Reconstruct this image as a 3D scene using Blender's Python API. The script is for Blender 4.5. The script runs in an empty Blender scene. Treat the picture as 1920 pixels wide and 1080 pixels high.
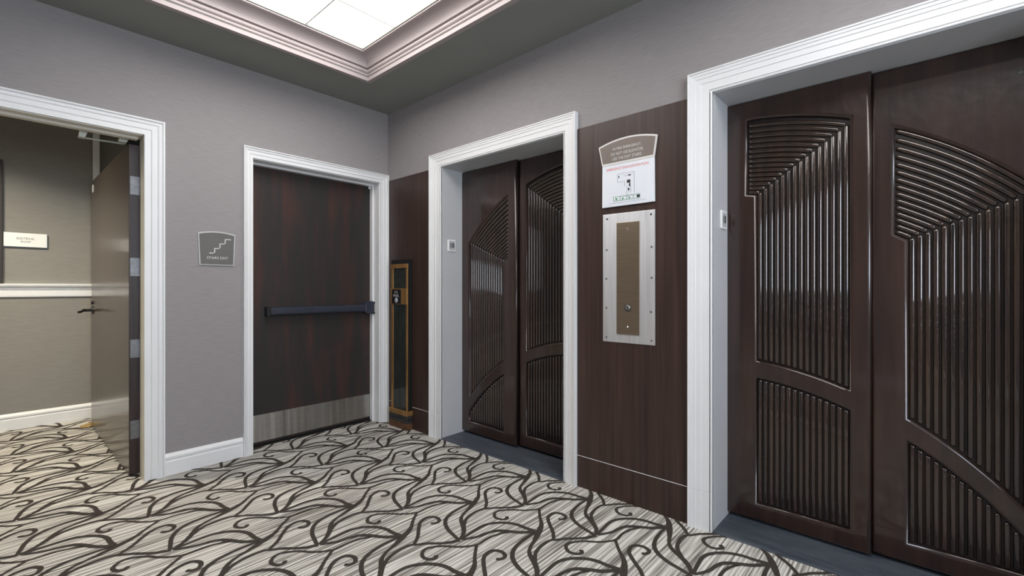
import bpy, bmesh, math, random
from mathutils import Vector

# ------------------------------------------------------------------ camera, light, exposure
scene = bpy.context.scene
C = scene.collection
random.seed(7)
cam_data = bpy.data.cameras.new('camera')
cam_data.sensor_width = 36.0
cam_data.lens = 16.094
cam_data.clip_start = 0.02
cam = bpy.data.objects.new('camera', cam_data)
C.objects.link(cam)
cam.location = (-2.3069, -3.5549, 1.183)
cam.rotation_euler = (math.radians(90), 0, -math.radians(48.1546))
scene.camera = cam

world = bpy.data.worlds.new('world')
scene.world = world
world.use_nodes = True
world.node_tree.nodes['Background'].inputs[0].default_value = (0.78, 0.88, 1.0, 1)
world.node_tree.nodes['Background'].inputs[1].default_value = 14.0      # overcast sky beyond the window behind the viewer

scene.view_settings.view_transform = 'Standard'
scene.view_settings.look = 'None'
scene.view_settings.gamma = 1.0
scene.view_settings.use_curve_mapping = False
scene.view_settings.exposure = 0.0
PANEL_POWER = 6.3          # luminous ceiling diffusers
HALL_POWER = 40.0          # hallway ceiling lamp (watts)

PI = math.pi
ROOM_X0, ROOM_Y0, CEIL = -4.2, -6.0, 2.73

# ------------------------------------------------------------------ materials
def s2l(c):
    r = []
    for v in c:
        v = v / 255.0
        r.append(v / 12.92 if v <= 0.04045 else ((v + 0.055) / 1.055) ** 2.4)
    return (r[0], r[1], r[2], 1.0)

def new_mat(name):
    m = bpy.data.materials.new(name)
    m.use_nodes = True
    nt = m.node_tree
    b = nt.nodes['Principled BSDF']
    return m, nt, b

def noise_mat(name, ca, cb, scale=(1, 1, 1), rough=0.5, metallic=0.0, detail=4.0, bump=0.0,
              bump_scale=None, lo=0.3, hi=0.7, spec=0.5, aniso=0.0, coat=0.0, noise=1.0, coat_ior=1.5, coat_rough=0.12):
    """two sRGB tones mixed by stretched noise in object space, optional fine bump"""
    m, nt, b = new_mat(name)
    tc = nt.nodes.new('ShaderNodeTexCoord')
    mp = nt.nodes.new('ShaderNodeMapping')
    mp.inputs['Scale'].default_value = scale
    nt.links.new(tc.outputs['Object'], mp.inputs['Vector'])
    n = nt.nodes.new('ShaderNodeTexNoise')
    n.inputs['Scale'].default_value = noise
    n.inputs['Detail'].default_value = detail
    n.inputs['Roughness'].default_value = 0.6
    nt.links.new(mp.outputs['Vector'], n.inputs['Vector'])
    r = nt.nodes.new('ShaderNodeValToRGB')
    r.color_ramp.elements[0].position = lo
    r.color_ramp.elements[0].color = s2l(ca)
    r.color_ramp.elements[1].position = hi
    r.color_ramp.elements[1].color = s2l(cb)
    nt.links.new(n.outputs['Fac'], r.inputs['Fac'])
    nt.links.new(r.outputs['Color'], b.inputs['Base Color'])
    b.inputs['Roughness'].default_value = rough
    b.inputs['Metallic'].default_value = metallic
    b.inputs['Specular IOR Level'].default_value = spec
    if aniso:
        b.inputs['Anisotropic'].default_value = aniso
        b.inputs['Anisotropic Rotation'].default_value = 0.25
        tg = nt.nodes.new('ShaderNodeTangent'); tg.direction_type = 'RADIAL'; tg.axis = 'Z'
        nt.links.new(tg.outputs[0], b.inputs['Tangent'])
    if coat:
        b.inputs['Coat Weight'].default_value = coat
        b.inputs['Coat Roughness'].default_value = coat_rough
        b.inputs['Coat IOR'].default_value = coat_ior
    if bump:
        n2 = n
        if bump_scale:
            mp2 = nt.nodes.new('ShaderNodeMapping')
            mp2.inputs['Scale'].default_value = bump_scale
            nt.links.new(tc.outputs['Object'], mp2.inputs['Vector'])
            n2 = nt.nodes.new('ShaderNodeTexNoise')
            n2.inputs['Scale'].default_value = 1.0
            n2.inputs['Detail'].default_value = 3.0
            nt.links.new(mp2.outputs['Vector'], n2.inputs['Vector'])
        bp = nt.nodes.new('ShaderNodeBump')
        bp.inputs['Strength'].default_value = 1.0
        bp.inputs['Distance'].default_value = bump
        nt.links.new(n2.outputs['Fac'], bp.inputs['Height'])
        nt.links.new(bp.outputs['Normal'], b.inputs['Normal'])
    return m

M = {}
M['wall'] = noise_mat('wall_covering', (146, 141, 141), (157, 152, 152), (14, 14, 160), 0.7, bump=0.0006, spec=0.3)
M['hall_wall'] = noise_mat('hallway_wall_covering', (137, 134, 128), (148, 145, 139), (14, 14, 160), 0.7, bump=0.0006, spec=0.3)
M['ceiling'] = noise_mat('ceiling_paint', (140, 142, 137), (143, 145, 140), (5, 5, 5), 0.8, spec=0.2)
M['trim'] = noise_mat('white_trim_paint', (233, 233, 233), (238, 238, 238), (3, 3, 3), 0.38)
M['jamb'] = noise_mat('grey_white_jamb_paint', (192, 193, 195), (198, 199, 201), (3, 3, 3), 0.45)
M['cream'] = noise_mat('cream_frame_paint', (208, 202, 190), (214, 208, 197), (3, 3, 3), 0.45)
M['mould'] = noise_mat('ceiling_moulding_paint', (164, 153, 152), (171, 160, 159), (3, 3, 3), 0.5)
M['panel'] = noise_mat('dark_wood_laminate', (48, 35, 31), (72, 53, 46), (45, 45, 1.2), 0.42, bump=0.0001, spec=0.45)
M['leaf'] = noise_mat('carved_dark_wood', (36, 23, 18), (58, 39, 31), (28, 28, 1.8), 0.32, bump=0.0014,
                      bump_scale=(40, 40, 22), spec=0.4, coat=0.7, coat_ior=1.6, coat_rough=0.1)
M['reed'] = noise_mat('carved_reed_wood', (22, 15, 12), (62, 42, 30), (34, 34, 2.2), 0.25, bump=0.004,
                      bump_scale=(30, 30, 26), spec=0.3, coat=1.0, coat_ior=1.75, coat_rough=0.06)
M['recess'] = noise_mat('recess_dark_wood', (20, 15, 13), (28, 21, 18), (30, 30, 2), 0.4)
M['stairdoor'] = noise_mat('stained_dark_door', (50, 47, 45), (76, 51, 45), (9, 9, 1.3), 0.45, spec=0.3, bump=0.0003,
                           bump_scale=(60, 60, 4), lo=0.46, hi=0.72)
M['halldoor'] = noise_mat('hall_door_wood', (62, 52, 44), (76, 64, 55), (40, 40, 1.4), 0.3, spec=0.6, coat=0.4)
M['halldoor_edge'] = noise_mat('hall_door_edge', (38, 26, 24), (62, 46, 44), (90, 90, 2), 0.4)
M['steel'] = noise_mat('brushed_steel', (216, 218, 222), (230, 232, 236), (8, 60, 3), 0.42, metallic=1.0, bump=0.012, bump_scale=(5, 8, 1.2), aniso=0.8)
M['kick'] = noise_mat('kick_plate_steel', (186, 184, 178), (204, 202, 196), (10, 10, 300), 0.48, metallic=1.0, bump=0.014, bump_scale=(7, 7, 0.3), aniso=0.9)
M['bronze'] = noise_mat('bronze_plate', (160, 144, 124), (174, 158, 138), (8, 8, 200), 0.36, metallic=1.0, aniso=0.4, bump=0.002, bump_scale=(3, 3, 4))
M['chrome'] = noise_mat('chrome', (225, 225, 225), (235, 235, 235), (5, 5, 5), 0.12, metallic=1.0)
M['hinge'] = noise_mat('hinge_steel', (116, 116, 118), (136, 136, 138), (40, 40, 40), 0.42, metallic=0.8)
M['black'] = noise_mat('black_metal', (22, 22, 24), (30, 30, 33), (20, 20, 20), 0.35, spec=0.5)
M['bar'] = noise_mat('dark_push_bar', (42, 46, 58), (52, 56, 68), (20, 20, 20), 0.33, spec=0.6)
M['brass'] = noise_mat('warm_bronze_frame', (152, 112, 66), (188, 144, 90), (12, 12, 5), 0.38, metallic=0.55)
M['chutebase'] = noise_mat('brown_base', (92, 62, 42), (122, 86, 60), (16, 16, 16), 0.42, metallic=0.3)
M['greymetal'] = noise_mat('grey_band', (74, 74, 76), (92, 92, 94), (20, 20, 20), 0.4, metallic=0.6)
M['sill'] = noise_mat('dark_sill_metal', (84, 90, 101), (108, 115, 124), (30, 4, 30), 0.42, metallic=0.4, spec=0.5)
M['signgrey'] = noise_mat('taupe_sign_face', (100, 98, 94), (106, 104, 100), (4, 4, 4), 0.5)
M['signtaupe'] = noise_mat('brown_taupe_header', (122, 110, 102), (130, 118, 110), (4, 4, 4), 0.5)
M['signrim'] = noise_mat('pale_sign_rim', (222, 218, 214), (230, 226, 222), (4, 4, 4), 0.4)
M['rimgrey'] = noise_mat('silver_sign_rim', (190, 190, 190), (200, 200, 200), (4, 4, 4), 0.4)
M['paper'] = noise_mat('white_print', (232, 236, 242), (238, 241, 246), (4, 4, 4), 0.45)
M['white'] = noise_mat('white_plastic', (244, 244, 240), (248, 248, 245), (4, 4, 4), 0.4)
M['ink'] = noise_mat('dark_ink', (38, 40, 40), (44, 46, 46), (4, 4, 4), 0.6)
M['inkgrey'] = noise_mat('grey_ink', (178, 184, 190), (186, 192, 198), (4, 4, 4), 0.6)
M['inkred'] = noise_mat('red_ink', (226, 96, 88), (232, 108, 98), (4, 4, 4), 0.6)
M['inkgreen'] = noise_mat('green_ink', (92, 150, 110), (100, 158, 118), (4, 4, 4), 0.6)
M['inkwhite'] = noise_mat('pale_letters', (214, 212, 210), (222, 220, 218), (4, 4, 4), 0.5)
M['wedge'] = noise_mat('pale_wood_wedge', (214, 176, 110), (232, 196, 132), (30, 30, 30), 0.6)
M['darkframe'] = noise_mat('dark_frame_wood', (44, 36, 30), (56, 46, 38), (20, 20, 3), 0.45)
M['closer'] = noise_mat('pale_closer_paint', (170, 172, 160), (182, 184, 172), (8, 8, 8), 0.4, metallic=0.3)
M['shaft'] = noise_mat('shaft_black', (8, 8, 8), (11, 11, 11), (4, 4, 4), 0.9)
M['vine'] = noise_mat('carpet_vine_pile', (60, 55, 51), (74, 68, 63), (150, 150, 150), 0.95, spec=0.05)

def glass_mat():
    m, nt, b = new_mat('dark_glass')
    b.inputs['Base Color'].default_value = s2l((40, 46, 44))
    b.inputs['Roughness'].default_value = 0.08
    b.inputs['Specular IOR Level'].default_value = 0.6
    n = nt.nodes.new('ShaderNodeTexNoise'); n.inputs['Scale'].default_value = 4
    r = nt.nodes.new('ShaderNodeValToRGB')
    r.color_ramp.elements[0].color = s2l((34, 38, 37)); r.color_ramp.elements[1].color = s2l((54, 60, 56))
    nt.links.new(n.outputs['Fac'], r.inputs['Fac']); nt.links.new(r.outputs['Color'], b.inputs['Base Color'])
    return m
M['glass'] = glass_mat()

def emit_mat(name, col, power):
    m, nt, b = new_mat(name)
    b.inputs['Base Color'].default_value = (0.8, 0.8, 0.8, 1)
    b.inputs['Emission Color'].default_value = col
    b.inputs['Emission Strength'].default_value = power
    return m
M['diffuser'] = emit_mat('lit_diffuser', (1.0, 0.97, 0.945, 1), PANEL_POWER)
M['halllamp'] = emit_mat('hall_lamp_glow', (1.0, 0.9, 0.74, 1), 2.6)

def carpet_mat():
    """fine uneven stripes running along x"""
    m, nt, b = new_mat('striped_carpet')
    tc = nt.nodes.new('ShaderNodeTexCoord')
    def streak(sx, sy, detail):
        mp = nt.nodes.new('ShaderNodeMapping'); mp.inputs['Scale'].default_value = (sx, sy, 1)
        nt.links.new(tc.outputs['Object'], mp.inputs['Vector'])
        n = nt.nodes.new('ShaderNodeTexNoise'); n.inputs['Scale'].default_value = 1.0
        n.inputs['Detail'].default_value = detail; n.inputs['Roughness'].default_value = 0.55
        nt.links.new(mp.outputs['Vector'], n.inputs['Vector'])
        return n
    a = streak(1.3, 84, 3.0)
    c = streak(5.0, 190, 1.0)
    mpw = nt.nodes.new('ShaderNodeMapping'); mpw.inputs['Scale'].default_value = (0.05, 1, 1)
    nt.links.new(tc.outputs['Object'], mpw.inputs['Vector'])
    wv = nt.nodes.new('ShaderNodeTexWave'); wv.wave_type = 'BANDS'; wv.bands_direction = 'Y'
    wv.inputs['Scale'].default_value = 17.0; wv.inputs['Distortion'].default_value = 3.0; wv.inputs['Detail Scale'].default_value = 6.0
    nt.links.new(mpw.outputs[0], wv.inputs['Vector'])
    mix = nt.nodes.new('ShaderNodeMath'); mix.operation = 'MULTIPLY_ADD'
    nt.links.new(c.outputs['Fac'], mix.inputs[0]); mix.inputs[1].default_value = 0.35
    half = nt.nodes.new('ShaderNodeMath'); half.operation = 'MULTIPLY_ADD'
    nt.links.new(wv.outputs['Fac'], half.inputs[0]); half.inputs[1].default_value = 0.10
    nt.links.new(a.outputs['Fac'], half.inputs[2])
    nt.links.new(half.outputs[0], mix.inputs[2])
    r = nt.nodes.new('ShaderNodeValToRGB')
    e = r.color_ramp.elements
    e[0].position = 0.57; e[0].color = s2l((108, 103, 98))
    e[1].position = 0.83; e[1].color = s2l((222, 219, 212))
    k = e.new(0.70); k.color = s2l((172, 167, 160))
    nt.links.new(mix.outputs[0], r.inputs['Fac'])
    nt.links.new(r.outputs['Color'], b.inputs['Base Color'])
    b.inputs['Roughness'].default_value = 0.95
    b.inputs['Specular IOR Level'].default_value = 0.05
    bp = nt.nodes.new('ShaderNodeBump'); bp.inputs['Distance'].default_value = 0.002
    nt.links.new(mix.outputs[0], bp.inputs['Height']); nt.links.new(bp.outputs['Normal'], b.inputs['Normal'])
    return m
M['carpet'] = carpet_mat()

# ------------------------------------------------------------------ mesh helpers
class MB:
    def __init__(self):
        self.v = []; self.f = []
    def box(self, x0, x1, y0, y1, z0, z1):
        n = len(self.v)
        x0, x1 = min(x0, x1), max(x0, x1); y0, y1 = min(y0, y1), max(y0, y1); z0, z1 = min(z0, z1), max(z0, z1)
        self.v += [(x0, y0, z0), (x1, y0, z0), (x1, y1, z0), (x0, y1, z0), (x0, y0, z1), (x1, y0, z1), (x1, y1, z1), (x0, y1, z1)]
        for q in ((0, 3, 2, 1), (4, 5, 6, 7), (0, 1, 5, 4), (1, 2, 6, 5), (2, 3, 7, 6), (3, 0, 4, 7)):
            self.f.append([n + i for i in q])
        return self
    def rings(self, rings, closed=True, caps=True):
        """loft a list of equally long point rings"""
        n = len(self.v); k = len(rings[0])
        for r in rings: self.v += [tuple(p) for p in r]
        for i in range(len(rings) - 1):
            for j in range(k if closed else k - 1):
                a = n + i * k + j; b = n + i * k + (j + 1) % k
                self.f.append([a, b, b + k, a + k])
        if caps:
            self.f.append([n + j for j in range(k)][::-1])
            self.f.append([n + (len(rings) - 1) * k + j for j in range(k)])
        return self
    def prism(self, poly, fn, d0, d1):
        """polygon in (u,v) extruded from depth d0 to d1; fn(u,v,d) -> world"""
        self.rings([[fn(u, v, d0) for u, v in poly], [fn(u, v, d1) for u, v in poly]])
        return self
    def tube(self, pts, r, n=10):
        pts = [Vector(p) for p in pts]
        rr = r if isinstance(r, (list, tuple)) else [r] * len(pts)
        rings = []
        for i, p in enumerate(pts):
            t = (pts[min(i + 1, len(pts) - 1)] - pts[max(i - 1, 0)]).normalized()
            up = Vector((0, 0, 1)) if abs(t.z) < 0.9 else Vector((1, 0, 0))
            a = t.cross(up).normalized(); b = a.cross(t)
            rings.append([p + rr[i] * (math.cos(2 * PI * j / n) * a + math.sin(2 * PI * j / n) * b) for j in range(n)])
        return self.rings(rings)
    def disc(self, c, axis, r, h, n=16, r2=None):
        """short cylinder/cone starting at c along axis vector"""
        c = Vector(c); ax = Vector(axis).normalized()
        return self.tube([c, c + ax * h], [r, r2 if r2 is not None else r], n)
    def build(self, name, mat, parent=None, bevel=0.0, smooth=False, seg=2):
        me = bpy.data.meshes.new(name)
        me.from_pydata([tuple(p) for p in self.v], [], self.f)
        bm = bmesh.new(); bm.from_mesh(me)
        bmesh.ops.recalc_face_normals(bm, faces=bm.faces)
        bm.to_mesh(me); bm.free()
        return link(name, me, mat, parent, bevel, smooth, seg)

def link(name, me, mat, parent=None, bevel=0.0, smooth=False, seg=2):
    if mat: me.materials.append(M[mat])
    if smooth:
        for p in me.polygons: p.use_smooth = True
    o = bpy.data.objects.new(name, me)
    C.objects.link(o)
    if parent: put(o, parent)
    if bevel:
        b = o.modifiers.new('bevel', 'BEVEL'); b.width = bevel; b.segments = seg; b.limit_method = 'ANGLE'
        b.angle_limit = math.radians(40)
    return o

def put(o, parent):
    """parent while keeping the world-space coordinates the mesh was written in"""
    o.parent = parent
    root = parent; off = Vector((0, 0, 0))
    while root is not None:
        off += root.location; root = root.parent
    o.location = -off
    return o

def tag(o, label=None, cat=None, group=None, kind=None):
    if label: o['label'] = label
    if cat: o['category'] = cat
    if group: o['group'] = group
    if kind: o['kind'] = kind
    return o

def empty(name, loc, label=None, cat=None, kind=None, group=None):
    o = bpy.data.objects.new(name, None); C.objects.link(o)
    o.location = loc; o.empty_display_size = 0.1
    return tag(o, label, cat, group, kind)

def box(name, mat, parent, x0, x1, y0, y1, z0, z1, bevel=0.0):
    return MB().box(x0, x1, y0, y1, z0, z1).build(name, mat, parent, bevel)

def text_obj(name, s, size, mat, parent, fn, width=None, depth=0.0006, bold=0.0, height=None):
    """lettering as thin raised mesh; fn(u,v,d) places its centred plane"""
    cu = bpy.data.curves.new(name, 'FONT')
    cu.body = s; cu.size = size; cu.align_x = 'CENTER'; cu.align_y = 'CENTER'; cu.resolution_u = 2
    cu.offset = bold; cu.fill_mode = 'FRONT'
    t = bpy.data.objects.new(name, cu); C.objects.link(t)
    dg = bpy.context.evaluated_depsgraph_get(); dg.update()
    me = bpy.data.meshes.new_from_object(t.evaluated_get(dg))
    bpy.data.objects.remove(t)
    xs = [v.co.x for v in me.vertices]; ys = [v.co.y for v in me.vertices]
    sx = width / (max(xs) - min(xs)) if width else 1.0
    sy = height / (max(ys) - min(ys)) if height else 1.0
    cx = (max(xs) + min(xs)) / 2; cy = (max(ys) + min(ys)) / 2
    for v in me.vertices:
        v.co = fn((v.co.x - cx) * sx, (v.co.y - cy) * sy, depth)
    me.materials.clear()
    return link(name, me, mat, parent)

def arc_poly(u0t, u1t, zt, rise, u0b, u1b, zb, n=12):
    """plaque outline with an arched top"""
    pts = [(u0b, zb), (u1b, zb)]
    for i in range(n + 1):
        t = i / n
        pts.append((u1t + (u0t - u1t) * t, zt + rise * 4 * t * (1 - t)))
    return pts

# ------------------------------------------------------------------ setting: floor, ceiling, walls
floor = MB().box(-4.4, 0.2, -6.2, 4.0, -0.1, 0.0).build('floor', 'carpet')
tag(floor, 'striped grey carpet with dark scrolling vine pattern', 'floor', kind='structure')

# vine pattern: one repeat traced in metres, laid as low tufted ribbons over the whole floor
STROKES = {
 'curl': [(-1.021, -1.498), (-1.039, -1.515), (-1.061, -1.502), (-1.07, -1.471), (-1.054, -1.441), (-1.025, -1.426), (-0.993, -1.437), (-0.954, -1.467), (-0.92, -1.515), (-0.888, -1.547), (-0.85, -1.572), (-0.824, -1.576), (-0.787, -1.573), (-0.747, -1.576), (-0.700, -1.590), (-0.660, -1.612)],
 'stem': [(-0.377, -1.568), (-0.446, -1.627), (-0.503, -1.683), (-0.572, -1.719), (-0.639, -1.749), (-0.702, -1.773), (-0.741, -1.804), (-0.775, -1.858), (-0.818, -1.908), (-0.867, -1.938)],
 'hook': [(-0.867, -1.717), (-0.85, -1.734), (-0.824, -1.732), (-0.81, -1.7), (-0.823, -1.668), (-0.851, -1.657), (-0.896, -1.671), (-0.943, -1.72), (-0.985, -1.77), (-1.035, -1.81)],
 'tail': [(-0.574, -1.815), (-0.590, -1.804), (-0.628, -1.799), (-0.679, -1.805), (-0.725, -1.822), (-0.769, -1.858)],
 'base': [(-1.04, -1.815), (-1.013, -1.834), (-0.99, -1.851), (-0.948, -1.896), (-0.916, -1.921), (-0.871, -1.942)],
 'leafL': [(-0.586, -1.706), (-0.651, -1.706), (-0.722, -1.715), (-0.778, -1.736), (-0.818, -1.772), (-0.847, -1.827), (-0.862, -1.884), (-0.874, -1.933)],
 'leafT': [(-0.863, -1.488), (-0.793, -1.479), (-0.711, -1.475), (-0.654, -1.498), (-0.609, -1.545), (-0.587, -1.597), (-0.583, -1.651), (-0.573, -1.702)],
 'leafM': [(-0.865, -1.49), (-0.799, -1.527), (-0.748, -1.538), (-0.701, -1.556), (-0.669, -1.594), (-0.635, -1.651), (-0.596, -1.688), (-0.578, -1.704)],
}
WID = {'curl': (0.020, 0.015, 0.015), 'stem': (0.015, 0.029, 0.021), 'hook': (0.018, 0.020, 0.017), 'tail': (0.015, 0.018, 0.018),
       'base': (0.015, 0.017, 0.022), 'leafL': (0.016, 0.021, 0.017), 'leafT': (0.016, 0.019, 0.021), 'leafM': (0.014, 0.021, 0.022)}
def catmull(p, n=5):
    out = []
    for i in range(len(p) - 1):
        a = p[max(i - 1, 0)]; b = p[i]; c = p[i + 1]; d = p[min(i + 2, len(p) - 1)]
        for k in range(n):
            t = k / n
            out.append(tuple(0.5 * (2 * b[j] + (c[j] - a[j]) * t + (2 * a[j] - 5 * b[j] + 4 * c[j] - d[j]) * t * t +
                             (3 * b[j] - a[j] - 3 * c[j] + d[j]) * t ** 3) for j in range(len(b))))
    out.append(p[-1])
    return out
def on_carpet(x, y):
    if -4.2 < x < -0.002 and -6.0 < y < 0: return True
    if -3.35 < x < -1.729 and 0 <= y < 0.15: return True
    if -1.11 < x < -0.083 and 0 <= y < 0.12: return True
    return -4.2 < x < -0.1 and 0.15 <= y < 2.1
vine = MB()
PX, PY = 0.4615, 0.4545
for lift_, (name_, pts) in enumerate(STROKES.items()):
    vz = 0.0012 + 0.00025 * lift_
    c = catmull(pts)
    w0, w1, w2 = WID[name_]
    L = []
    for i, p in enumerate(c):
        t = i / (len(c) - 1)
        w = w0 + (w1 - w0) * t * 2 if t < 0.5 else w1 + (w2 - w1) * (t - 0.5) * 2
        if name_ == 'stem': w = 0.015 + 0.016 * math.exp(-((t - 0.33) / 0.12) ** 2) + 0.010 * math.exp(-((t - 0.78) / 0.16) ** 2)
        if i == 0: w *= 0.55
        q0 = c[max(i - 1, 0)]; q1 = c[min(i + 1, len(c) - 1)]
        dx, dy = q1[0] - q0[0], q1[1] - q0[1]; ln = math.hypot(dx, dy) or 1
        L.append((p[0], p[1], -dy / ln * w / 2, dx / ln * w / 2))
    for ix in range(-7, 4):
        for iy in range(-13, 9):
            ox, oy = ix * PX, iy * PY
            if not any(on_carpet(a[0] + ox, a[1] + oy) for a in L): continue
            n = len(vine.v); idx = []
            for a in L:
                vine.v += [(a[0] + ox + a[2], a[1] + oy + a[3], vz), (a[0] + ox - a[2], a[1] + oy - a[3], vz)]
            for i in range(len(L) - 1):
                if on_carpet(L[i][0] + ox, L[i][1] + oy) and on_carpet(L[i + 1][0] + ox, L[i + 1][1] + oy):
                    vine.f.append([n + 2 * i, n + 2 * i + 1, n + 2 * i + 3, n + 2 * i + 2])
o = vine.build('vine_pattern', 'vine', floor); tag(o, kind='stuff')
for p in o.data.polygons: pass

# two coffers in the ceiling: one in view, an unseen twin added to light the second lift
KX0, KX1 = -1.92, -0.478
COFFERS = ((-2.15, -0.475), (-4.75, -3.05))
ceil = (MB().box(-4.4, KX0, -6.2, 0.2, CEIL, CEIL + 0.12).box(KX1, 0.3, -6.2, 0.2, CEIL, CEIL + 0.12)
        .box(KX0, KX1, -6.2, COFFERS[1][0], CEIL, CEIL + 0.12).box(KX0, KX1, COFFERS[1][1], COFFERS[0][0], CEIL, CEIL + 0.12)
        .box(KX0, KX1, COFFERS[0][1], 0.2, CEIL, CEIL + 0.12)
        .box(-4.4, 0.3, -6.2, 0.2, CEIL + 0.26, CEIL + 0.32)).build('ceiling', 'ceiling')
tag(ceil, 'taupe painted ceiling around the lit recesses', 'ceiling', kind='structure')

def coffer_light(KY0, KY1, trim_name, where):
    def frame_loft(profile, name, mat, parent):
        """mitred moulding round the coffer; profile = (inset, z)"""
        rings = []
        for (sx, sy) in ((0, 0), (1, 0), (1, 1), (0, 1), (0, 0)):
            rings.append([(KX0 + i if sx == 0 else KX1 - i, KY0 + i if sy == 0 else KY1 - i, z) for i, z in profile])
        return MB().rings(rings, closed=True, caps=False).build(name, mat, parent)
    z = CEIL
    coffer = empty(trim_name, (KX1, KY1, CEIL), 'stepped pale moulding framing the luminous ceiling recess ' + where, 'moulding', kind='structure')
    frame_loft([(-0.03, z - 0.004), (0.003, z - 0.004), (0.005, z + 0.020), (-0.03, z + 0.020)], 'lower_band', 'mould', coffer)
    frame_loft([(-0.03, z + 0.027), (0.003, z + 0.027), (0.008, z + 0.032), (0.009, z + 0.040), (0.004, z + 0.047), (-0.03, z + 0.047)], 'middle_bead', 'mould', coffer)
    frame_loft([(-0.03, z + 0.051), (0.006, z + 0.051), (0.013, z + 0.058), (0.014, z + 0.069), (0.009, z + 0.076), (-0.03, z + 0.076)], 'upper_bead', 'mould', coffer)
    cove = [(-0.03, z + 0.083), (0.012, z + 0.083)]
    for i in range(9):
        a = i / 8 * PI / 2
        cove.append((0.018 + 0.078 * (1 - math.cos(a)), z + 0.085 + 0.059 * math.sin(a)))
    cove += [(0.096, z + 0.150), (-0.03, z + 0.150)]
    frame_loft(cove, 'cove', 'mould', coffer)
    frame_loft([(0.095, z + 0.146), (0.101, z + 0.146), (0.103, z + 0.150), (0.101, z + 0.154), (0.06, z + 0.154), (0.06, z + 0.151), (0.095, z + 0.151)], 'inner_bead', 'mould', coffer)
    frame_loft([(0.094, z + 0.156), (0.106, z + 0.158), (0.106, z + 0.168), (0.06, z + 0.168), (0.06, z + 0.156)], 'panel_rim', 'ceiling', coffer)
    lumin = empty('luminous_ceiling', (KX1 - 0.1, KY1 - 0.1, z + 0.17), 'glowing white diffuser ceiling inside the moulded recess ' + where, 'ceiling light')
    gx = [KX0 + 0.1] + [-0.985 - 0.6 * k for k in range(int((KX1 - KX0 - 0.6) / 0.6), -1, -1)] + [KX1 - 0.1]
    gy = [KY0 + 0.1] + [KY1 - 0.495 - 0.6 * k for k in range(1, -1, -1)] + [KY1 - 0.1]
    for i in range(len(gx) - 1):
        for j in range(len(gy) - 1):
            box('diffuser_panel', 'diffuser', lumin, gx[i] + 0.003, gx[i + 1] - 0.003, gy[j] + 0.003, gy[j + 1] - 0.003, z + 0.169, z + 0.179)
    for xx in gx[1:-1]:
        box('dividing_bar', 'cream', lumin, xx - 0.004, xx + 0.004, gy[0], gy[-1], z + 0.165, z + 0.176)
    for yy in gy[1:-1]:
        box('dividing_bar', 'cream', lumin, gx[0], gx[-1], yy - 0.004, yy + 0.004, z + 0.165, z + 0.176)
coffer_light(COFFERS[0][0], COFFERS[0][1], 'trim_5', 'before the corner')
coffer_light(COFFERS[1][0], COFFERS[1][1], 'trim_8', 'added out of view')

# walls.  back wall y=0 (stair door, hallway opening), right wall x=0 (two lifts)
AX0, AX1, AH = -3.35, -1.721, 2.121        # hallway opening
SX0, SX1, SH = -1.112, -0.083, 2.108       # stair door opening
WT = 0.12
wb = (MB().box(-4.35, AX0, 0, WT, 0, CEIL).box(AX0, AX1, 0, WT, AH, CEIL).box(AX1, SX0, 0, WT, 0, CEIL)
      .box(SX0, SX1, 0, WT, SH, CEIL).box(SX1, 0.2, 0, WT, 0, CEIL)).build('wall_back', 'wall')
tag(wb, 'grey taupe wall covering with the stair door and hallway opening', 'wall', kind='structure')
E1A, E1B, E2A, E2B, EH = -0.755, -1.925, -2.80, -3.975, 2.13
RW = 0.2
wr = (MB().box(0, RW, E1A, 0, 0, CEIL).box(0, RW, E1B, E1A, EH, CEIL).box(0, RW, E2A, E1B, 0, CEIL)
      .box(0, RW, E2B, E2A, EH, CEIL).box(0, RW, -6.2, E2B, 0, CEIL)).build('wall_right', 'wall')
tag(wr, 'taupe wall with dark wood panelling around the two lifts', 'wall', kind='structure')
wl = MB().box(-4.35, ROOM_X0, -6.2, 0, 0, CEIL).build('wall_left', 'wall')
tag(wl, 'plain taupe wall at the far side of the lobby', 'wall', kind='structure')
WX0, WX1, WZ0, WZ1 = -3.3, -1.3, 1.15, 2.5
wf = (MB().box(-4.35, WX0, -6.2, ROOM_Y0, 0, CEIL).box(WX1, RW, -6.2, ROOM_Y0, 0, CEIL)
      .box(WX0, WX1, -6.2, ROOM_Y0, 0, WZ0).box(WX0, WX1, -6.2, ROOM_Y0, WZ1, CEIL)).build('wall_front', 'wall')
tag(wf, 'plain taupe wall with a wide window closing the lobby behind the viewer', 'wall', kind='structure')
win = empty('window_1', ((WX0 + WX1) / 2, ROOM_Y0, WZ0), 'wide white framed window behind the viewer', 'window', kind='structure')
box('window_sill', 'trim', win, WX0 - 0.05, WX1 + 0.05, -6.02, -5.95, WZ0 - 0.03, WZ0)
for k in range(3):
    xx = WX0 + (WX1 - WX0) * k / 2
    box('window_stile', 'trim', win, xx - 0.025, xx + 0.025, -6.12, -6.06, WZ0, WZ1)
box('window_head', 'trim', win, WX0, WX1, -6.12, -6.06, WZ1 - 0.05, WZ1)
pl_ = bpy.data.lights.new('window_portal', 'AREA'); pl_.shape = 'RECTANGLE'; pl_.size = WX1 - WX0; pl_.size_y = WZ1 - WZ0
pl_.cycles.is_portal = True
po = bpy.data.objects.new('window_portal', pl_); C.objects.link(po)
po.location = ((WX0 + WX1) / 2, -6.14, (WZ0 + WZ1) / 2); po.rotation_euler = (math.radians(90), 0, math.radians(0))
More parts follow.
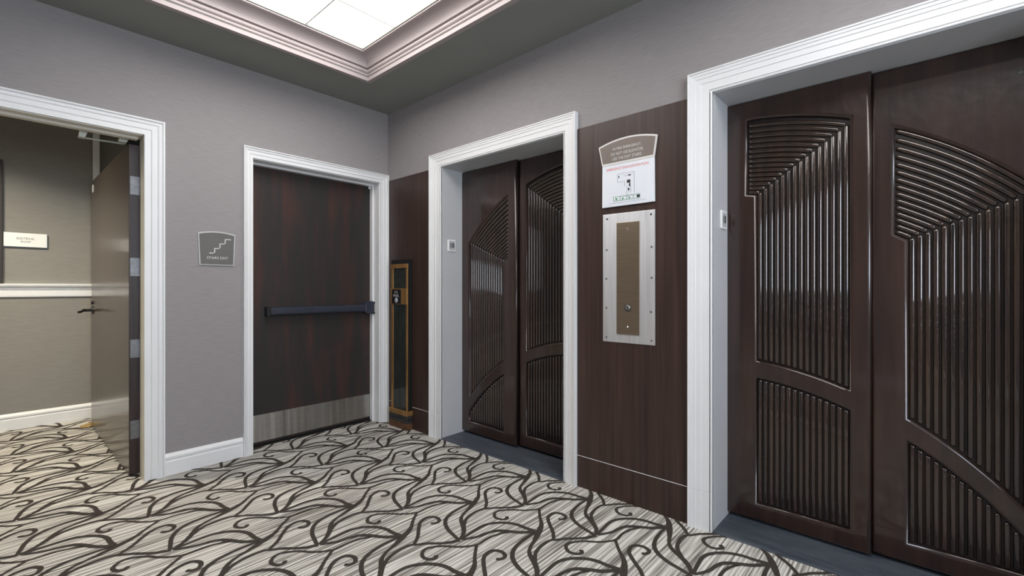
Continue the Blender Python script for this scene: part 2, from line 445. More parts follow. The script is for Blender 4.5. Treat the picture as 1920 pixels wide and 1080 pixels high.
# dark wood boards on the right wall, each with its own base board below a fine reveal
for (a, b) in ((-0.0005, E1A + 0.0), (E1B, E2A), (E2B, -5.99)):
    box('wood_panel', 'panel', wr, -0.010, 0.002, b, a, 0.188, 2.132, 0.0012)
    box('panel_base', 'panel', wr, -0.0105, 0.002, b, a, 0.0, 0.1845, 0.0012)
    box('base_reveal', 'trim', wr, -0.0095, 0.002, b, a, 0.1845, 0.188)

# ------------------------------------------------------------------ casings
def fn_back(u, v, d): return (u, -d, v)
def fn_right(u, v, d): return (-d, u, v)
PROF_A = [(0, 0), (0, 0.011), (0.004, 0.015), (0.3, 0.016), (0.36, 0.020), (0.62, 0.021), (0.70, 0.026), (0.80, 0.027),
          (0.84, 0.021), (0.88, 0.021), (0.90, 0.032), (0.98, 0.032), (1.0, 0.028), (1.0, 0)]
PROF_E = [(0, 0), (0, 0.016), (0.03, 0.018), (0.07, 0.018), (0.075, 0.008), (0.115, 0.008), (0.12, 0.017), (0.44, 0.018), (0.45, 0.021),
          (0.66, 0.022), (0.67, 0.025), (0.80, 0.026), (0.81, 0.029), (0.92, 0.030), (0.93, 0.034), (0.99, 0.034), (1.0, 0.030), (1.0, 0)]
def casing(name, label, fn, u0, u1, h, w0, w1, wh, prof, plinth=0.0):
    """u0 = opening edge with width w0 away from it, u1 the other; mitred head"""
    s0 = -1 if u0 < u1 else 1
    cx = (u0 + u1) / 2
    root = empty(name, fn(cx, 0, 0), label, 'door casing', kind='structure')
    def P(side, k, t, d):
        if side == 0: return (u0 + s0 * w0 * k, t, d)
        return (u1 - s0 * w1 * k, t, d)
    for side in (0, 1):
        rings = [[fn(*P(side, k, plinth + (0.0015 if plinth else 0), d)) for k, d in prof],
                 [fn(*P(side, k, h + wh * k, d)) for k, d in prof]]
        MB().rings(rings).build('side_casing', 'trim', root)
        if plinth:
            rings = [[fn(*P(side, k, 0.0, d + 0.0012 * (d > 0))) for k, d in prof], [fn(*P(side, k, plinth, d + 0.0012 * (d > 0))) for k, d in prof]]
            MB().rings(rings).build('plinth_block', 'trim', root)
    rings = [[fn(*P(0, k, h + wh * k, d)) for k, d in prof], [fn(*P(1, k, h + wh * k, d)) for k, d in prof]]
    MB().rings(rings).build('head_casing', 'trim', root)
    return root
casing('trim_1', 'white moulded casing around the open hallway doorway', fn_back, AX0, AX1, AH, 0.109, 0.101, 0.098, PROF_A)
casing('trim_2', 'white moulded casing around the stair door', fn_back, SX0, SX1, SH, 0.062, 0.078, 0.075, PROF_A)
casing('trim_3', 'white moulded casing around the lift nearer the corner', fn_right, E1A, E1B, EH, 0.128, 0.096, 0.105, PROF_E, 0.19)
casing('trim_4', 'white moulded casing around the lift nearer the camera', fn_right, E2A, E2B, EH, 0.114, 0.110, 0.110, PROF_E, 0.19)

# baseboards
def baseboard(name, label, pts, mat='trim'):
    """profile swept along straight runs; pts = (x0,y0,x1,y1,nx,ny)"""
    prof = [(0, 0), (0.016, 0), (0.016, 0.086), (0.013, 0.090), (0.013, 0.100), (0.017, 0.104), (0.017, 0.116), (0.010, 0.126), (0.004, 0.134), (0, 0.136)]
    root = None
    mb = MB()
    for (x0, y0, x1, y1, nx, ny) in pts:
        mb.rings([[(x0 + nx * d, y0 + ny * d, zz) for d, zz in prof], [(x1 + nx * d, y1 + ny * d, zz) for d, zz in prof]])
    return tag(mb.build(name, mat), label, 'baseboard', kind='structure')
baseboard('baseboard_back', 'white moulded baseboard between the two doorways', [(AX1 + 0.101, 0, SX0 - 0.062, 0, 0, -1)])
baseboard('baseboard_left', 'white baseboard along the far side wall', [(ROOM_X0, -6, ROOM_X0, 0, 1, 0), (ROOM_X0, 0, AX0 - 0.109, 0, 0, -1)])
baseboard('baseboard_front', 'white baseboard behind the viewer', [(ROOM_X0, -6, -0.02, -6, 0, 1)])

# ------------------------------------------------------------------ hallway beyond the opening
HY = 2.1
HC = 2.72
hw = (MB().box(-4.35, -1.70, HY, HY + 0.12, 0, HC + 0.1)).build('wall_hallway', 'hall_wall')
tag(hw, 'far hallway wall seen through the open doorway', 'wall', kind='structure')
hw2 = (MB().box(-1.70, 0.2, HY + 0.06, HY + 0.18, 0, HC + 0.1).box(0.05, 0.2, WT, HY + 0.1, 0, HC + 0.1)
       .box(-4.35, -4.2, WT, HY, 0, HC + 0.1)).build('wall_hallway_end', 'hall_wall')
tag(hw2, 'hallway wall continuing behind the open door leaf', 'wall', kind='structure')
hc = MB().box(-4.35, 0.2, WT, HY + 0.2, HC, HC + 0.1).build('ceiling_hallway', 'ceiling')
tag(hc, 'hallway ceiling beyond the open doorway', 'ceiling', kind='structure')
baseboard('baseboard_hallway', 'cream white baseboard along the hallway wall', [(-4.2, HY, -1.748, HY, 0, -1)])
rail = MB()
rp = [(0, 1.108), (0.012, 1.108), (0.014, 1.118), (0.014, 1.165), (0.020, 1.172), (0.020, 1.186), (0.034, 1.196), (0.038, 1.206), (0.038, 1.218), (0, 1.220)]
rail.rings([[(-4.2, HY - d, zz) for d, zz in rp], [(-1.748, HY - d, zz) for d, zz in rp]])
tag(rail.build('trim_6', 'trim'), 'white chair rail along the hallway wall', 'chair rail', kind='structure')
tag(box('trim_7', 'trim', None, -1.746, -1.700, HY - 0.02, HY + 0.02, 0, HC, 0.003), 'white vertical corner trim beside the open door leaf', 'trim', kind='structure')

# doorway frame (painted jambs with a door stop)
d1 = empty('door_1', (-1.74, 0.155, 0), 'open dark wood hallway door on the left, held back by a wedge', 'door', kind='structure')
def frame_parts(root, x0, x1, h, mat, stop_y0, stop_y1, y1, right=True):
    box('side_jamb', mat, root, x0 - 0.001, x0 + 0.006, -0.002, y1, 0, h)
    box('side_jamb', mat, root, x1 - (0.006 if right else 0.0012), x1 + 0.001, -0.002, y1, 0, h)
    box('head_jamb', mat, root, x0 + 0.006, x1 - 0.006, -0.002, y1, h - 0.006, h + 0.001)
    box('door_stop', mat, root, x0 + 0.006, x0 + 0.020, stop_y0, stop_y1, 0, h - 0.006, 0.001)
    if right: box('door_stop', mat, root, x1 - 0.020, x1 - 0.006, stop_y0, stop_y1, 0, h - 0.006, 0.001)
    box('head_stop', mat, root, x0 + 0.020, x1 - 0.020, stop_y0, stop_y1, h - 0.020, h - 0.006, 0.001)
frame_parts(d1, AX0, AX1, AH, 'cream', 0.055, 0.100, 0.122, False)
# leaf: hinge edge facing the lobby, leaf reaching into the hallway
LX, LT, LY0, LY1 = -1.773, 0.056, 0.140, 1.700
def leaf_x(y): return LX - 0.020 * (y - LY0) / (LY1 - LY0)
lf = MB()
lf.rings([[(leaf_x(LY0), LY0, 0.012), (leaf_x(LY0) + LT, LY0, 0.012), (leaf_x(LY0) + LT, LY0, 2.085), (leaf_x(LY0), LY0, 2.085)],
          [(leaf_x(LY1), LY1, 0.012), (leaf_x(LY1) + LT, LY1, 0.012), (leaf_x(LY1) + LT, LY1, 2.085), (leaf_x(LY1), LY1, 2.085)]])
leaf = lf.build('door_leaf', 'halldoor', d1, 0.0015)
tag(leaf, 'dark glossy leaf swung open into the hallway')
eb = box('edge_band', 'halldoor_edge', leaf, LX + 0.001, LX + LT - 0.001, LY0 - 0.0035, LY0 + 0.0005, 0.014, 2.083)
for hz in (0.293, 0.802, 1.315, 1.827):
    hg = MB().box(LX + 0.006, LX + LT + 0.004, LY0 - 0.0062, LY0 - 0.003, hz - 0.057, hz + 0.057)
    hg.tube([(LX + LT + 0.004, LY0 - 0.004, hz - 0.057), (LX + LT + 0.004, LY0 - 0.004, hz + 0.057)], 0.0055, 10)
    for k in (-0.04, -0.014, 0.014, 0.04):
        hg.disc((LX + (0.018 if k in (-0.04, 0.014) else 0.030), LY0 - 0.006, hz + k), (0, -1, 0), 0.0042, 0.0012, 8)
    h = hg.build('hinge', 'hinge', leaf)
hd = MB()
hy, hz = 1.615, 0.998
hx = leaf_x(hy)
hd.disc((hx, hy, hz), (-1, 0, 0), 0.033, 0.009, 18, 0.031)
hd.disc((hx - 0.009, hy, hz), (-1, 0, 0), 0.012, 0.046, 12)
hd.tube(catmull([(hx - 0.052, hy + 0.012, hz), (hx - 0.060, hy - 0.02, hz + 0.003), (hx - 0.066, hy - 0.055, hz + 0.004), (hx - 0.078, hy - 0.09, hz - 0.006), (hx - 0.098, hy - 0.115, hz - 0.010)], 4),
        [0.0115] * 5 + [0.010] * 6 + [0.0095] * 6, 10)
hd.disc((hx, hy, hz + 0.062), (-1, 0, 0), 0.014, 0.012, 12)
tag(hd.build('lever_handle', 'black', leaf, smooth=False), 'black curved lever handle')
box('latch_plate', 'white', leaf, leaf_x(1.62) - 0.003, leaf_x(1.62) + 0.001, 1.60, 1.64, 1.985, 2.045, 0.001)
cl = MB()
cl.prism([(-1.995, 2.121), (-1.958, 2.121), (-1.975, 2.070), (-2.004, 2.070)], lambda u, v, d: (u, d, v), 0.122, 0.165)
tag(cl.build('closer_bracket', 'closer', d1, 0.002), 'pale metal bracket under the head of the frame')
MB().tube([(-1.985, 0.16, 2.077), (-1.80, 0.17, 2.086)], 0.0055, 8).build('closer_arm', 'closer', d1)
MB().prism([(-1.815, 2.118), (-1.770, 2.118), (-1.785, 2.086), (-1.825, 2.086)], lambda u, v, d: (u, d, v), 0.123, 0.20).build('closer_shoe', 'closer', d1, 0.002)
box('dark_gap_block', 'shaft', d1, -1.776, -1.714, 0.123, 0.190, 2.086, 2.122)  # black block puts in the shade of the gap above the leaf

wd = MB()
wd.rings([[(-1.802, 1.725, 0.001), (-1.775, 1.725, 0.001), (-1.775, 1.725, 0.040), (-1.802, 1.725, 0.040)],
          [(-1.862, 1.742, 0.001), (-1.842, 1.768, 0.001), (-1.842, 1.768, 0.018), (-1.862, 1.742, 0.018)]])
tag(wd.build('door_wedge', 'wedge', None, 0.002), 'small pale wooden wedge on the carpet at the open hallway door', 'door wedge')

# hallway sign
sg = empty('wall_sign', (-2.165, HY, 1.588), 'small white rectangular sign with two dark lines on the hallway wall', 'sign')
box('sign_backing', 'black', sg, -2.286, -2.034, HY - 0.010, HY, 1.522, 1.640)
box('sign_face', 'white', sg, -2.292, -2.040, HY - 0.016, HY - 0.010, 1.530, 1.646, 0.001)
fh = lambda u, v, d: (-2.166 + u, HY - 0.016 - d, v)
text_obj('lettering', 'ELECTRICAL', 0.02, 'ink', sg, lambda u, v, d: fh(u, v + 1.600, d), width=0.104, height=0.017)
text_obj('lettering', 'ROOM', 0.02, 'ink', sg, lambda u, v, d: fh(u, v + 1.573, d), width=0.056, height=0.015)

# framed panel standing in for an unidentified dark strip at the view's edge
pf = empty('dark_strip_panel', (-2.62, HY, 1.73), 'dark framed panel standing in for an unidentified dark strip at the left edge', 'frame')
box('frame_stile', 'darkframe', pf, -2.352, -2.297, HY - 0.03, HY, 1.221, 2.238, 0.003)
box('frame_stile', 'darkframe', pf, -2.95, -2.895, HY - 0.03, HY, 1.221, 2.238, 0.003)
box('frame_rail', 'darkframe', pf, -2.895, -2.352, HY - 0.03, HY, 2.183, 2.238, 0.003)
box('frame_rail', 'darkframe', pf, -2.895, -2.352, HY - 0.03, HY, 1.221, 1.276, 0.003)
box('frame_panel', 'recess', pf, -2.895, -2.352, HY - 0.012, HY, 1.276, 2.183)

# hallway ceiling lamp (out of view above the door head)
hl = empty('ceiling_lamp', (-2.75, 1.05, HC), 'flush round lamp on the hallway ceiling', 'lamp')
MB().disc((-2.75, 1.05, HC), (0, 0, -1), 0.20, 0.03, 24).build('lamp_base', 'trim', hl)
MB().disc((-2.75, 1.05, HC - 0.03), (0, 0, -1), 0.18, 0.05, 24, 0.14).build('lamp_shade', 'halllamp', hl)
def area(name, loc, rot, sx, sy, power, col):
    l = bpy.data.lights.new(name, 'AREA'); l.shape = 'RECTANGLE'; l.size = sx; l.size_y = sy
    l.energy = power; l.color = col; l.spread = math.radians(136)
    o = bpy.data.objects.new(name, l); C.objects.link(o); o.location = loc; o.rotation_euler = rot
    return o
el = empty('ceiling_lamp', (-0.8, 1.1, HC), 'unseen round lamp added further along the hallway ceiling', 'lamp')  # unseen lamp and its area light, added to brighten the end wall
MB().disc((-0.8, 1.1, HC), (0, 0, -1), 0.20, 0.03, 24).build('lamp_base', 'trim', el)
MB().disc((-0.8, 1.1, HC - 0.03), (0, 0, -1), 0.18, 0.05, 24, 0.14).build('lamp_shade', 'halllamp', el)
area('hallway_end_fill', (-0.8, 1.1, HC - 0.09), (0, 0, 0), 0.3, 0.3, 22.0, (1.0, 0.92, 0.76))
area('hallway_lamp_light', (-2.75, 1.05, HC - 0.09), (0, 0, 0), 0.3, 0.3, HALL_POWER, (1.0, 0.91, 0.73))

# ------------------------------------------------------------------ stair door
d2 = empty('door_2', ((SX0 + SX1) / 2, 0.13, 0), 'closed dark stained stair door with push bar and steel kick plate', 'door', kind='structure')
frame_parts(d2, SX0, SX1, SH, 'trim', 0.085, 0.128, 0.182)
DL = box('door_leaf', 'stairdoor', d2, SX0 + 0.009, SX1 - 0.009, 0.130, 0.174, 0.018, SH - 0.009, 0.0015)
kp = box('kick_plate', 'kick', d2, SX0 + 0.023, SX1 - 0.023, 0.1275, 0.131, 0.036, 0.236, 0.0008)
box('door_contact', 'white', d2, -0.118, -0.104, 0.116, 0.128, 2.066, 2.092, 0.001)
box('threshold', 'shaft', d2, SX0, SX1, 0.118, 0.182, -0.002, 0.012)
box('stair_backing', 'shaft', d2, SX0 - 0.02, SX1 + 0.02, 0.183, 0.20, 0, SH + 0.02)
pb = MB()
prof = [(0.129, 0.975), (0.085, 0.975), (0.075, 0.980), (0.072, 0.988), (0.072, 1.022), (0.076, 1.032), (0.088, 1.038), (0.129, 1.038)]
pb.rings([[(-0.955, y, zz) for y, zz in prof], [(-0.165, y, zz) for y, zz in prof]])
bar = pb.build('push_bar', 'bar', d2, 0.003)
box('end_cap', 'black', bar, -0.985, -0.955, 0.070, 0.130, 0.970, 1.042, 0.004)
box('touch_pad', 'bar', bar, -0.935, -0.42, 0.062, 0.073, 0.988, 1.026, 0.003)
hx_ = [(-0.165 + 0.0, 0.955), (-0.105, 0.955), (-0.098, 0.975), (-0.098, 1.04), (-0.112, 1.068), (-0.15, 1.068), (-0.185, 1.045), (-0.185, 0.972)]
MB().prism(hx_, lambda u, v, d: (u, d, v), 0.060, 0.130).build('latch_head', 'bar', bar, 0.004)
for zz in (0.962, 1.052):
    MB().disc((-0.104, 0.076, zz), (1, 0, 0), 0.011, 0.022, 12).build('strike_lug', 'black', bar, 0.001)

# stair sign
ss = empty('stair_sign', (-1.332, 0, 1.445), 'taupe stair sign with white step symbol, left of the stair door', 'sign')
MB().prism(arc_poly(-1.442, -1.222, 1.549, 0.015, -1.434, -1.230, 1.336), fn_back, 0.0, 0.008).build('sign_rim', 'rimgrey', ss, 0.001)
MB().prism(arc_poly(-1.435, -1.229, 1.541, 0.015, -1.427, -1.237, 1.343), fn_back, 0.008, 0.0105).build('sign_face', 'signgrey', ss)
st = MB()
sx_, sz_ = -1.379, 1.417
for k in range(4):
    x0 = sx_ + k * 0.0313; z0 = sz_ + k * 0.0325
    st.box(x0, x0 + 0.0313 + 0.003, -0.0125, -0.0100, z0 - 0.003, z0 + 0.003)
    if k < 3: st.box(x0 + 0.0313 - 0.003, x0 + 0.0313 + 0.003, -0.0125, -0.0100, z0 - 0.003, z0 + 0.0325)
tag(st.build('step_symbol', 'inkwhite', ss), 'white stepped line')
text_obj('lettering', 'STAIRS EXIT', 0.02, 'inkwhite', ss, lambda u, v, d: fn_back(-1.330 + u, 1.386 + v, 0.0106 + d), width=0.125, height=0.017)

# ------------------------------------------------------------------ lifts
def zarc(s, z0, R): return z0 - (R - math.sqrt(max(R * R - s * s, 0)))
def z_top(s): return zarc(s, 2.032, 1.44)
def z_ub(s): return zarc(s, 0.828, 1.395)
def z_lt(s): return zarc(s, 0.740, 1.335)
Z_LB = 0.108
# (flute start s, flute end s, band outer edge s, diagonal z at start / end)
SPEC = {'inner': dict(s0=0.140, s1=0.515, sb=0.095, d0=1.652, d1=1.925),
        'outer': dict(s0=0.712, s1=1.085, sb=0.668, d0=1.390, d1=1.550)}
NREED = 15

def curve_plate(polys, fn, depth, bev):
    """flat plate with holes, rounded edges, mapped through fn(s,z,d)"""
    cu = bpy.data.curves.new('plate', 'CURVE'); cu.dimensions = '2D'; cu.fill_mode = 'BOTH'
    cu.extrude = depth / 2 - bev; cu.bevel_depth = bev; cu.bevel_resolution = 4; cu.offset = -bev
    for p in polys:
        sp = cu.splines.new('POLY'); sp.points.add(len(p) - 1)
        for q, (a, b) in zip(sp.points, p): q.co = (a, b, 0, 1)
        sp.use_cyclic_u = True
    t = bpy.data.objects.new('plate', cu); C.objects.link(t)
    dg = bpy.context.evaluated_depsgraph_get(); dg.update()
    me = bpy.data.meshes.new_from_object(t.evaluated_get(dg))
    bpy.data.objects.remove(t)
    for v in me.vertices:
        v.co = fn(v.co.x, v.co.y, v.co.z + depth / 2)
    bm = bmesh.new(); bm.from_mesh(me)
    bmesh.ops.remove_doubles(bm, verts=bm.verts, dist=1e-5)
    bmesh.ops.recalc_face_normals(bm, faces=bm.faces); bm.to_mesh(me); bm.free()
    me.materials.clear()
    return me

def reed_mesh(path, r, fn, base):
    """half-round bead along path in (s,z) with domed ends; base = depth of its foot"""
    L = [0.0]
    for i in range(1, len(path)): L.append(L[-1] + math.hypot(path[i][0] - path[i - 1][0], path[i][1] - path[i - 1][1]))
    tot = L[-1]
    def at(d):
        d = min(max(d, 0), tot)
        for i in range(1, len(path)):
            if d <= L[i] + 1e-9:
                t = (d - L[i - 1]) / max(L[i] - L[i - 1], 1e-9)
                a, b = path[i - 1], path[i]
                ln = math.hypot(b[0] - a[0], b[1] - a[1]) or 1
                return a[0] + (b[0] - a[0]) * t, a[1] + (b[1] - a[1]) * t, (b[0] - a[0]) / ln, (b[1] - a[1]) / ln
        a, b = path[-2], path[-1]
        ln = math.hypot(b[0] - a[0], b[1] - a[1]) or 1
        return b[0], b[1], (b[0] - a[0]) / ln, (b[1] - a[1]) / ln
    stops = [(0, 0.15), (0.15 * r, 0.53), (0.5 * r, 0.87), (r, 1.0)]
    mids = [(d, 1.0) for d in L[1:-1] if r * 1.2 < d < tot - r * 1.2]
    stops = stops + mids + [(tot - d, k) for d, k in reversed(stops)]
    rings = []
    for d, k in stops:
        x, y, tx, ty = at(d)
        ring = []
        for j in range(9):
            a = PI * j / 8
            w = r * math.cos(a) * (0.4 + 0.6 * k); h = 0.0105 * math.sin(a) * k
            ring.append(fn(x - ty * w, y + tx * w, base + h))
        rings.append(ring)
    mb = MB(); mb.rings(rings, closed=True)
    return mb

def lift(name, label, side, peak, sgn, near, far):
    """peak = y of the arch crown, sgn = direction of growing s; near/far = opening edges in y"""
    root = empty(name, (0.1, (near + far) / 2, 0), label, 'lift door', kind='structure')
    for which in ('inner', 'outer'):
        sp = SPEC[which]
        sA, sB = (-0.02, 0.5865) if which == 'inner' else (0.5865, 1.20)
        # the leaf farther from the viewer side slides in front
        front = (which == 'outer') if side == 1 else (which == 'inner')
        px = 0.205 if front else 0.240
        if front:
            if which == 'inner': sB += 0.004
            else: sA -= 0.004
        def fn(s, zz, d, px=px): return (px + 0.030 - d, peak + sgn * s, zz)
        lf = empty('door_leaf', (px, peak + sgn * (sA + sB) / 2, 0))
        put_loc = lf.location.copy(); lf.parent = root; lf.location = put_loc - root.location
        tag(lf, ('leaf with the lower carved arch' if which == 'outer' else 'leaf with the taller carved arch'))
        s0, s1, sb = sp['s0'], sp['s1'], sp['sb']
        def dz(s): return sp['d0'] + (sp['d1'] - sp['d0']) * (s - s0) / (s1 - s0)
        # upper carved field outline: bands step out to sb, flutes run from s0 to s1
        bandfoot = z_top(sb) - (z_top(s0) - sp['d0'])
        up = [(s0, z_ub(s0)), (s0, sp['d0'] - 0.004), (sb, bandfoot), (sb, z_top(sb))]
        up += [(sb + (s1 - sb) * i / 16, z_top(sb + (s1 - sb) * i / 16)) for i in range(1, 17)]
        up += [(s1 + (s0 - s1) * i / 16, z_ub(s1 + (s0 - s1) * i / 16)) for i in range(0, 16)]
        lo = [(s0, Z_LB), (s0, z_lt(s0))] + [(s0 + (s1 - s0) * i / 14, z_lt(s0 + (s1 - s0) * i / 14)) for i in range(1, 15)] + [(s1, Z_LB)]
        outer = [(sA, 0.022), (sB, 0.022), (sB, 2.126), (sA, 2.126)]
        me = curve_plate([outer, up, lo], fn, 0.030, 0.0146)
        link('leaf_frame', me, 'leaf', lf)
        b = MB()
        xs = sorted((peak + sgn * sA, peak + sgn * sB))
        b.box(px + 0.0201, px + 0.031, xs[0], xs[1], 0.022, 2.126)
        b.build('leaf_core', 'recess', lf)
        pitch = (s1 - s0) / NREED
        r = pitch * 0.41
        for i in range(NREED):
            s = s0 + pitch * (i + 0.5)
            o = reed_mesh([(s, z_ub(s) + 0.004), (s, z_ub(s) + 0.3), (s, dz(s) - 0.3), (s, dz(s) - 0.001)], r, fn, 0.0095).build('reed', 'reed', lf, smooth=True)
            o = reed_mesh([(s, Z_LB + 0.004), (s, (Z_LB + z_lt(s)) / 2), (s, z_lt(s) - 0.004)], r, fn, 0.0095).build('reed', 'reed', lf, smooth=True)
            off = z_top(s) - dz(s)
            if i < NREED - 1 or True:
                n = 3 + int(i * 0.8)
                path = [(sb + 0.004 + (s - sb - 0.006) * k / n, z_top(sb + 0.004 + (s - sb - 0.006) * k / n) - off * 1.0) for k in range(n + 1)]
                if path[-1][0] - path[0][0] > 0.012 and off > r * 0.7:
                    o = reed_mesh(path, min(r, (z_top(s0) - sp['d0']) / NREED * 0.41), fn, 0.0095).build('arched_reed', 'reed', lf, smooth=True)
    # jambs, head, sill
    n0, f0 = near, far
    lo_, hi_ = min(n0, f0), max(n0, f0)
    box('side_jamb', 'jamb', root, -0.004, 0.30, hi_ - 0.004, hi_ + 0.001, 0.0, EH)
    box('side_jamb', 'jamb', root, -0.004, 0.30, lo_ - 0.001, lo_ + 0.004, 0.0, EH)
    box('head_jamb', 'jamb', root, -0.004, 0.30, lo_, hi_, EH - 0.004, EH + 0.001)
    box('shaft_backing', 'shaft', root, 0.272, 0.30, lo_ - 0.03, hi_ + 0.03, -0.01, EH + 0.03)
    if side == 2:
        hole = MB().disc((0.2395, -3.83, 1.99), (-1, 0, 0), 0.009, 0.001, 16, 0.008)
        hole.build('key_hole', 'greymetal', root)
    sill = box('sill', 'sill', root, -0.012, 0.272, lo_, hi_, -0.02, 0.008, 0.001)
    rg = MB()
    for k in range(20):
        x = -0.006 + k * 0.0125
        rg.box(x, x + 0.0070, lo_ + 0.004, hi_ - 0.004, 0.006, 0.0110)
    tag(rg.build('sill_ridges', 'sill', sill), kind='stuff')
    return root
lift('door_3', 'lift with carved dark doors in the white casing nearer the corner', 1, E1B, 1, E1A, E1B)
lift('door_4', 'lift with carved dark doors nearest the camera at the right', 2, E2A, -1, E2A, E2B)

# floor number plates on the jambs
def number_plate(name, ypl, x0, x1, z0, z1, label):
    root = empty(name, ((x0 + x1) / 2, ypl, (z0 + z1) / 2), label, 'number plate', group='floor number plates on the lift jambs')
    f = lambda u, v, d: ((x0 + x1) / 2 + u, ypl - 0.004 - d, (z0 + z1) / 2 + v)
    w, h = (x1 - x0) / 2, (z1 - z0) / 2
    MB().prism([(-w, -h), (w, -h), (w, h), (-w, h)], f, 0.0, 0.008).build('plate', 'white', root, 0.0015)
    MB().prism([(-w * .8, -h * .82), (w * .8, -h * .82), (w * .8, h * .82), (-w * .8, h * .82)], f, 0.008, 0.0085).build('plate_face', 'jamb', root)
    text_obj('number', '10', 0.05, 'ink', root, lambda u, v, d: f(u + 0.004, v + 0.002, 0.0087 + d), width=0.040, height=0.042, bold=0.002)
number_plate('floor_number_plate', E1A, 0.052, 0.128, 1.475, 1.565, 'small white number plate on the jamb of the lift nearer the corner')
number_plate('floor_number_plate', E2A, 0.090, 0.172, 1.482, 1.572, 'small white number plate on the jamb of the lift nearest the camera')

# ------------------------------------------------------------------ call station
PNX = -0.010        # face of the wood panel
def fn_panel(u, v, d): return (PNX - d, u, v)
cs = empty('call_station', (PNX, -2.354, 1.24), 'brushed steel lift call plate with bronze centre between the lifts', 'call panel')
plate = MB().prism([(-2.511, 0.880), (-2.198, 0.880), (-2.198, 1.600), (-2.511, 1.597)], fn_panel, 0.0, 0.004).build('steel_plate', 'steel', cs, 0.0012)
inner = MB().prism([(-2.423, 0.928), (-2.286, 0.928), (-2.286, 1.546), (-2.423, 1.544)], fn_panel, 0.004, 0.0075).build('bronze_plate', 'bronze', cs, 0.0012)
for (y, zz) in ((-2.226, 1.573), (-2.223, 1.398), (-2.491, 1.400), (-2.491, 1.237), (-2.220, 1.235), (-2.220, 1.071), (-2.488, 1.056), (-2.491, 0.905), (-2.221, 0.905), (-2.488, 1.573)):
    b = MB().disc(fn_panel(y, zz, 0.004), (-1, 0, 0), 0.0062, 0.0016, 12, 0.0045)
    b.build('screw', 'hinge' if zz < 1.5 else 'greymetal', plate)
for (y, zz) in ((-2.352, 1.505), (-2.352, 0.969)):
    MB().disc(fn_panel(y, zz, 0.0075), (-1, 0, 0), 0.006, 0.002, 12, 0.004).build('screw', 'chrome', inner)
MB().disc(fn_panel(-2.355, 1.075, 0.0075), (-1, 0, 0), 0.022, 0.004, 24, 0.020).build('button_ring', 'greymetal', inner)
MB().disc(fn_panel(-2.355, 1.075, 0.0115), (-1, 0, 0), 0.016, 0.006, 24, 0.013).build('call_button', 'chrome', inner)

# evacuation sign
ev = empty('evacuation_sign', (PNX, -2.352, 1.82), 'white evacuation plan with arched taupe header above the call plate', 'sign')
MB().prism(arc_poly(-2.525, -2.173, 1.986, 0.028, -2.508, -2.197, 1.872), fn_panel, 0.0, 0.010).build('header_rim', 'signrim', ev, 0.001)
MB().prism(arc_poly(-2.516, -2.183, 1.978, 0.026, -2.502, -2.203, 1.886), fn_panel, 0.010, 0.012).build('header_face', 'signtaupe', ev)
pp = MB().prism([(-2.510, 1.638), (-2.196, 1.638), (-2.198, 1.871), (-2.508, 1.871)], fn_panel, 0.0, 0.0095).build('plan_sheet', 'paper', ev, 0.001)
MB().prism([(-2.490, 1.650), (-2.216, 1.650), (-2.216, 1.866), (-2.490, 1.866)], fn_panel, 0.0095, 0.0100).build('plan_print', 'paper', ev)
def ftxt(u0, v0, d0): return lambda u, v, d: fn_panel(u0 - u, v0 + v, d0 + d)
YC = -2.352
for s_, zz, w_ in (('IN FIRE EMERGENCY,', 1.957, 0.170), ('DO NOT USE ELEVATOR.', 1.930, 0.195), ('USE THE EXIT STAIRS.', 1.903, 0.178)):
    text_obj('lettering', s_, 0.02, 'inkwhite', ev, ftxt(YC, zz, 0.0121), width=w_, height=0.016)
text_obj('heading', 'EMERGENCY EVACUATION PLAN', 0.02, 'inkred', ev, ftxt(YC, 1.847, 0.0101), width=0.25, height=0.014)
pl = MB(); grn = MB(); marks = []
def MB_list():
    marks.append(MB()); return marks[-1]
def ln(mb, y0, z0, y1, z1, w=0.0009):
    mb.box(PNX - 0.0112, PNX - 0.0100, min(y0, y1) - w, max(y0, y1) + w, min(z0, z1) - w, max(z0, z1) + w)
for a in ((-2.395, 1.815, -2.295, 1.815), (-2.295, 1.815, -2.295, 1.770), (-2.295, 1.770, -2.338, 1.770), (-2.395, 1.815, -2.395, 1.700),
          (-2.338, 1.770, -2.338, 1.742), (-2.352, 1.742, -2.352, 1.690), (-2.352, 1.690, -2.395, 1.690), (-2.368, 1.800, -2.330, 1.800), (-2.375, 1.740, -2.375, 1.705)):
    ln(pl, *a)
for a in ((-2.372, 1.758, -2.352, 1.775), (-2.372, 1.738, -2.364, 1.756), (-2.366, 1.716, -2.358, 1.730), (-2.305, 1.793, -2.300, 1.804), (-2.375, 1.797, -2.360, 1.803)):
    ln(MB_list(), *a, 0.0)
for a in ((-2.27, 1.690, -2.43, 1.690), (-2.27, 1.668, -2.43, 1.668), (-2.27, 1.668, -2.27, 1.690), (-2.31, 1.668, -2.31, 1.690), (-2.35, 1.668, -2.35, 1.690), (-2.39, 1.668, -2.39, 1.690)):
    ln(grn, *a, 0.0009)
for a in ((-2.292, 1.672, -2.282, 1.683), (-2.330, 1.672, -2.322, 1.682), (-2.370, 1.672, -2.362, 1.682)):
    ln(grn, *a, 0.0)
ln(MB_list(), -2.428, 1.672, -2.410, 1.686, 0.0)
ln(pl, -2.24, 1.657, -2.46, 1.657, 0.0006)
pl.build('plan_lines', 'inkgrey', ev);  grn.build('plan_legend', 'inkgreen', ev)
for m_ in marks: m_.build('plan_mark', 'ink', ev)

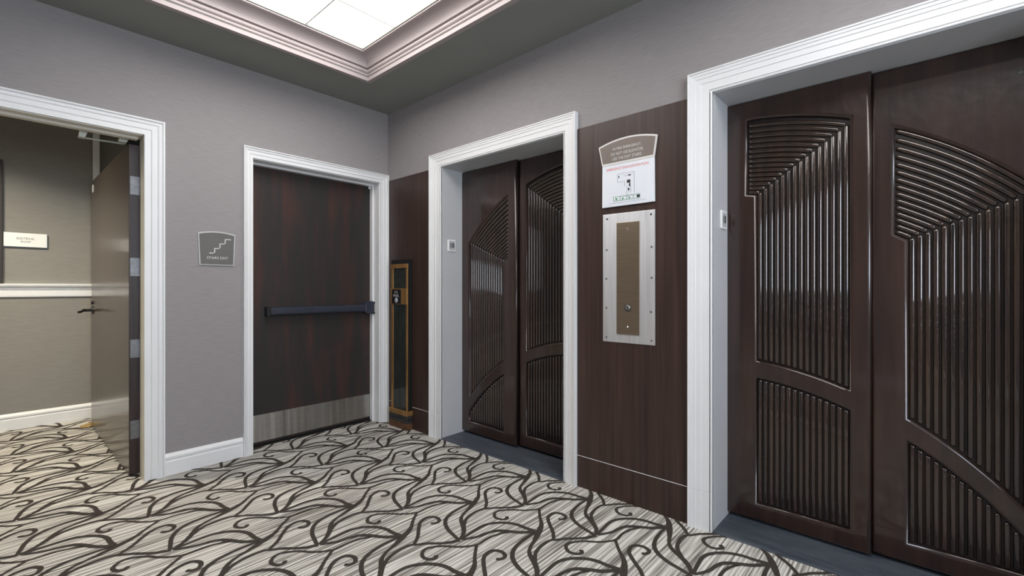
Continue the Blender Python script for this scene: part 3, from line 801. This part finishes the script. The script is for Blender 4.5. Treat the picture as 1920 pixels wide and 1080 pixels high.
# ------------------------------------------------------------------ mail chute by the corner
mc = empty('mail_chute', (-0.02, -0.25, 0), 'tall narrow bronze framed glass chute on the wood wall in the corner', 'chute')
Y0, Y1 = -0.376, -0.140
X_ = PNX
box('back_box', 'shaft', mc, X_ - 0.040, X_, Y0 - 0.003, Y1 + 0.010, 0.10, 1.424, 0.001)
def fbox(name, mat, y0, y1, z0, z1, d0, d1, bev=0.0015, par=None):
    return box(name, mat, par or mc, X_ - d1, X_ - d0, y0, y1, z0, z1, bev)
fbox('frame_stile', 'brass', Y1 - 0.030, Y1, 0.155, 1.375, 0.040, 0.048)
fbox('frame_stile', 'brass', Y0, Y0 + 0.022, 0.155, 1.375, 0.040, 0.048)
fbox('top_cap', 'brass', Y0 - 0.002, Y1 + 0.004, 1.350, 1.385, 0.038, 0.054)
fbox('glass_pane', 'glass', Y0 + 0.022, Y1 - 0.030, 1.180, 1.350, 0.040, 0.043, 0.0)
fbox('glass_pane', 'glass', Y0 + 0.022, Y1 - 0.030, 0.155, 1.045, 0.040, 0.043, 0.0)
nb = fbox('name_box', 'brass', Y0 + 0.002, Y1 - 0.002, 1.045, 1.180, 0.040, 0.056)
fbox('name_plate', 'black', Y0 + 0.078, Y1 - 0.028, 1.052, 1.170, 0.056, 0.059, 0.0, nb)
f_mc = lambda u0, v0: (lambda u, v, d: (X_ - 0.0592 - d, u0 - u, v0 + v))
yc = (Y0 + 0.078 + Y1 - 0.028) / 2
text_obj('lettering', 'U.S.', 0.03, 'inkwhite', nb, f_mc(yc, 1.148), width=0.050, height=0.020)
text_obj('lettering', 'MAIL', 0.03, 'inkwhite', nb, f_mc(yc, 1.119), width=0.085, height=0.022)
em = MB().disc((X_ - 0.059, yc, 1.080), (-1, 0, 0), 0.022, 0.002, 20, 0.019).build('round_emblem', 'inkgrey', nb)
fbox('base_cap', 'brass', Y0 - 0.012, Y1 + 0.012, 0.118, 0.157, 0.0, 0.064, 0.004)
fbox('base_band', 'greymetal', Y0 - 0.004, Y1 + 0.004, 0.052, 0.118, 0.0, 0.050, 0.002)
fbox('base_band_ridge', 'black', Y0 - 0.007, Y1 + 0.007, 0.080, 0.088, 0.0, 0.053, 0.001)
fbox('base_block', 'chutebase', Y0 - 0.010, Y1 + 0.010, 0.0015, 0.052, 0.0, 0.060, 0.003)
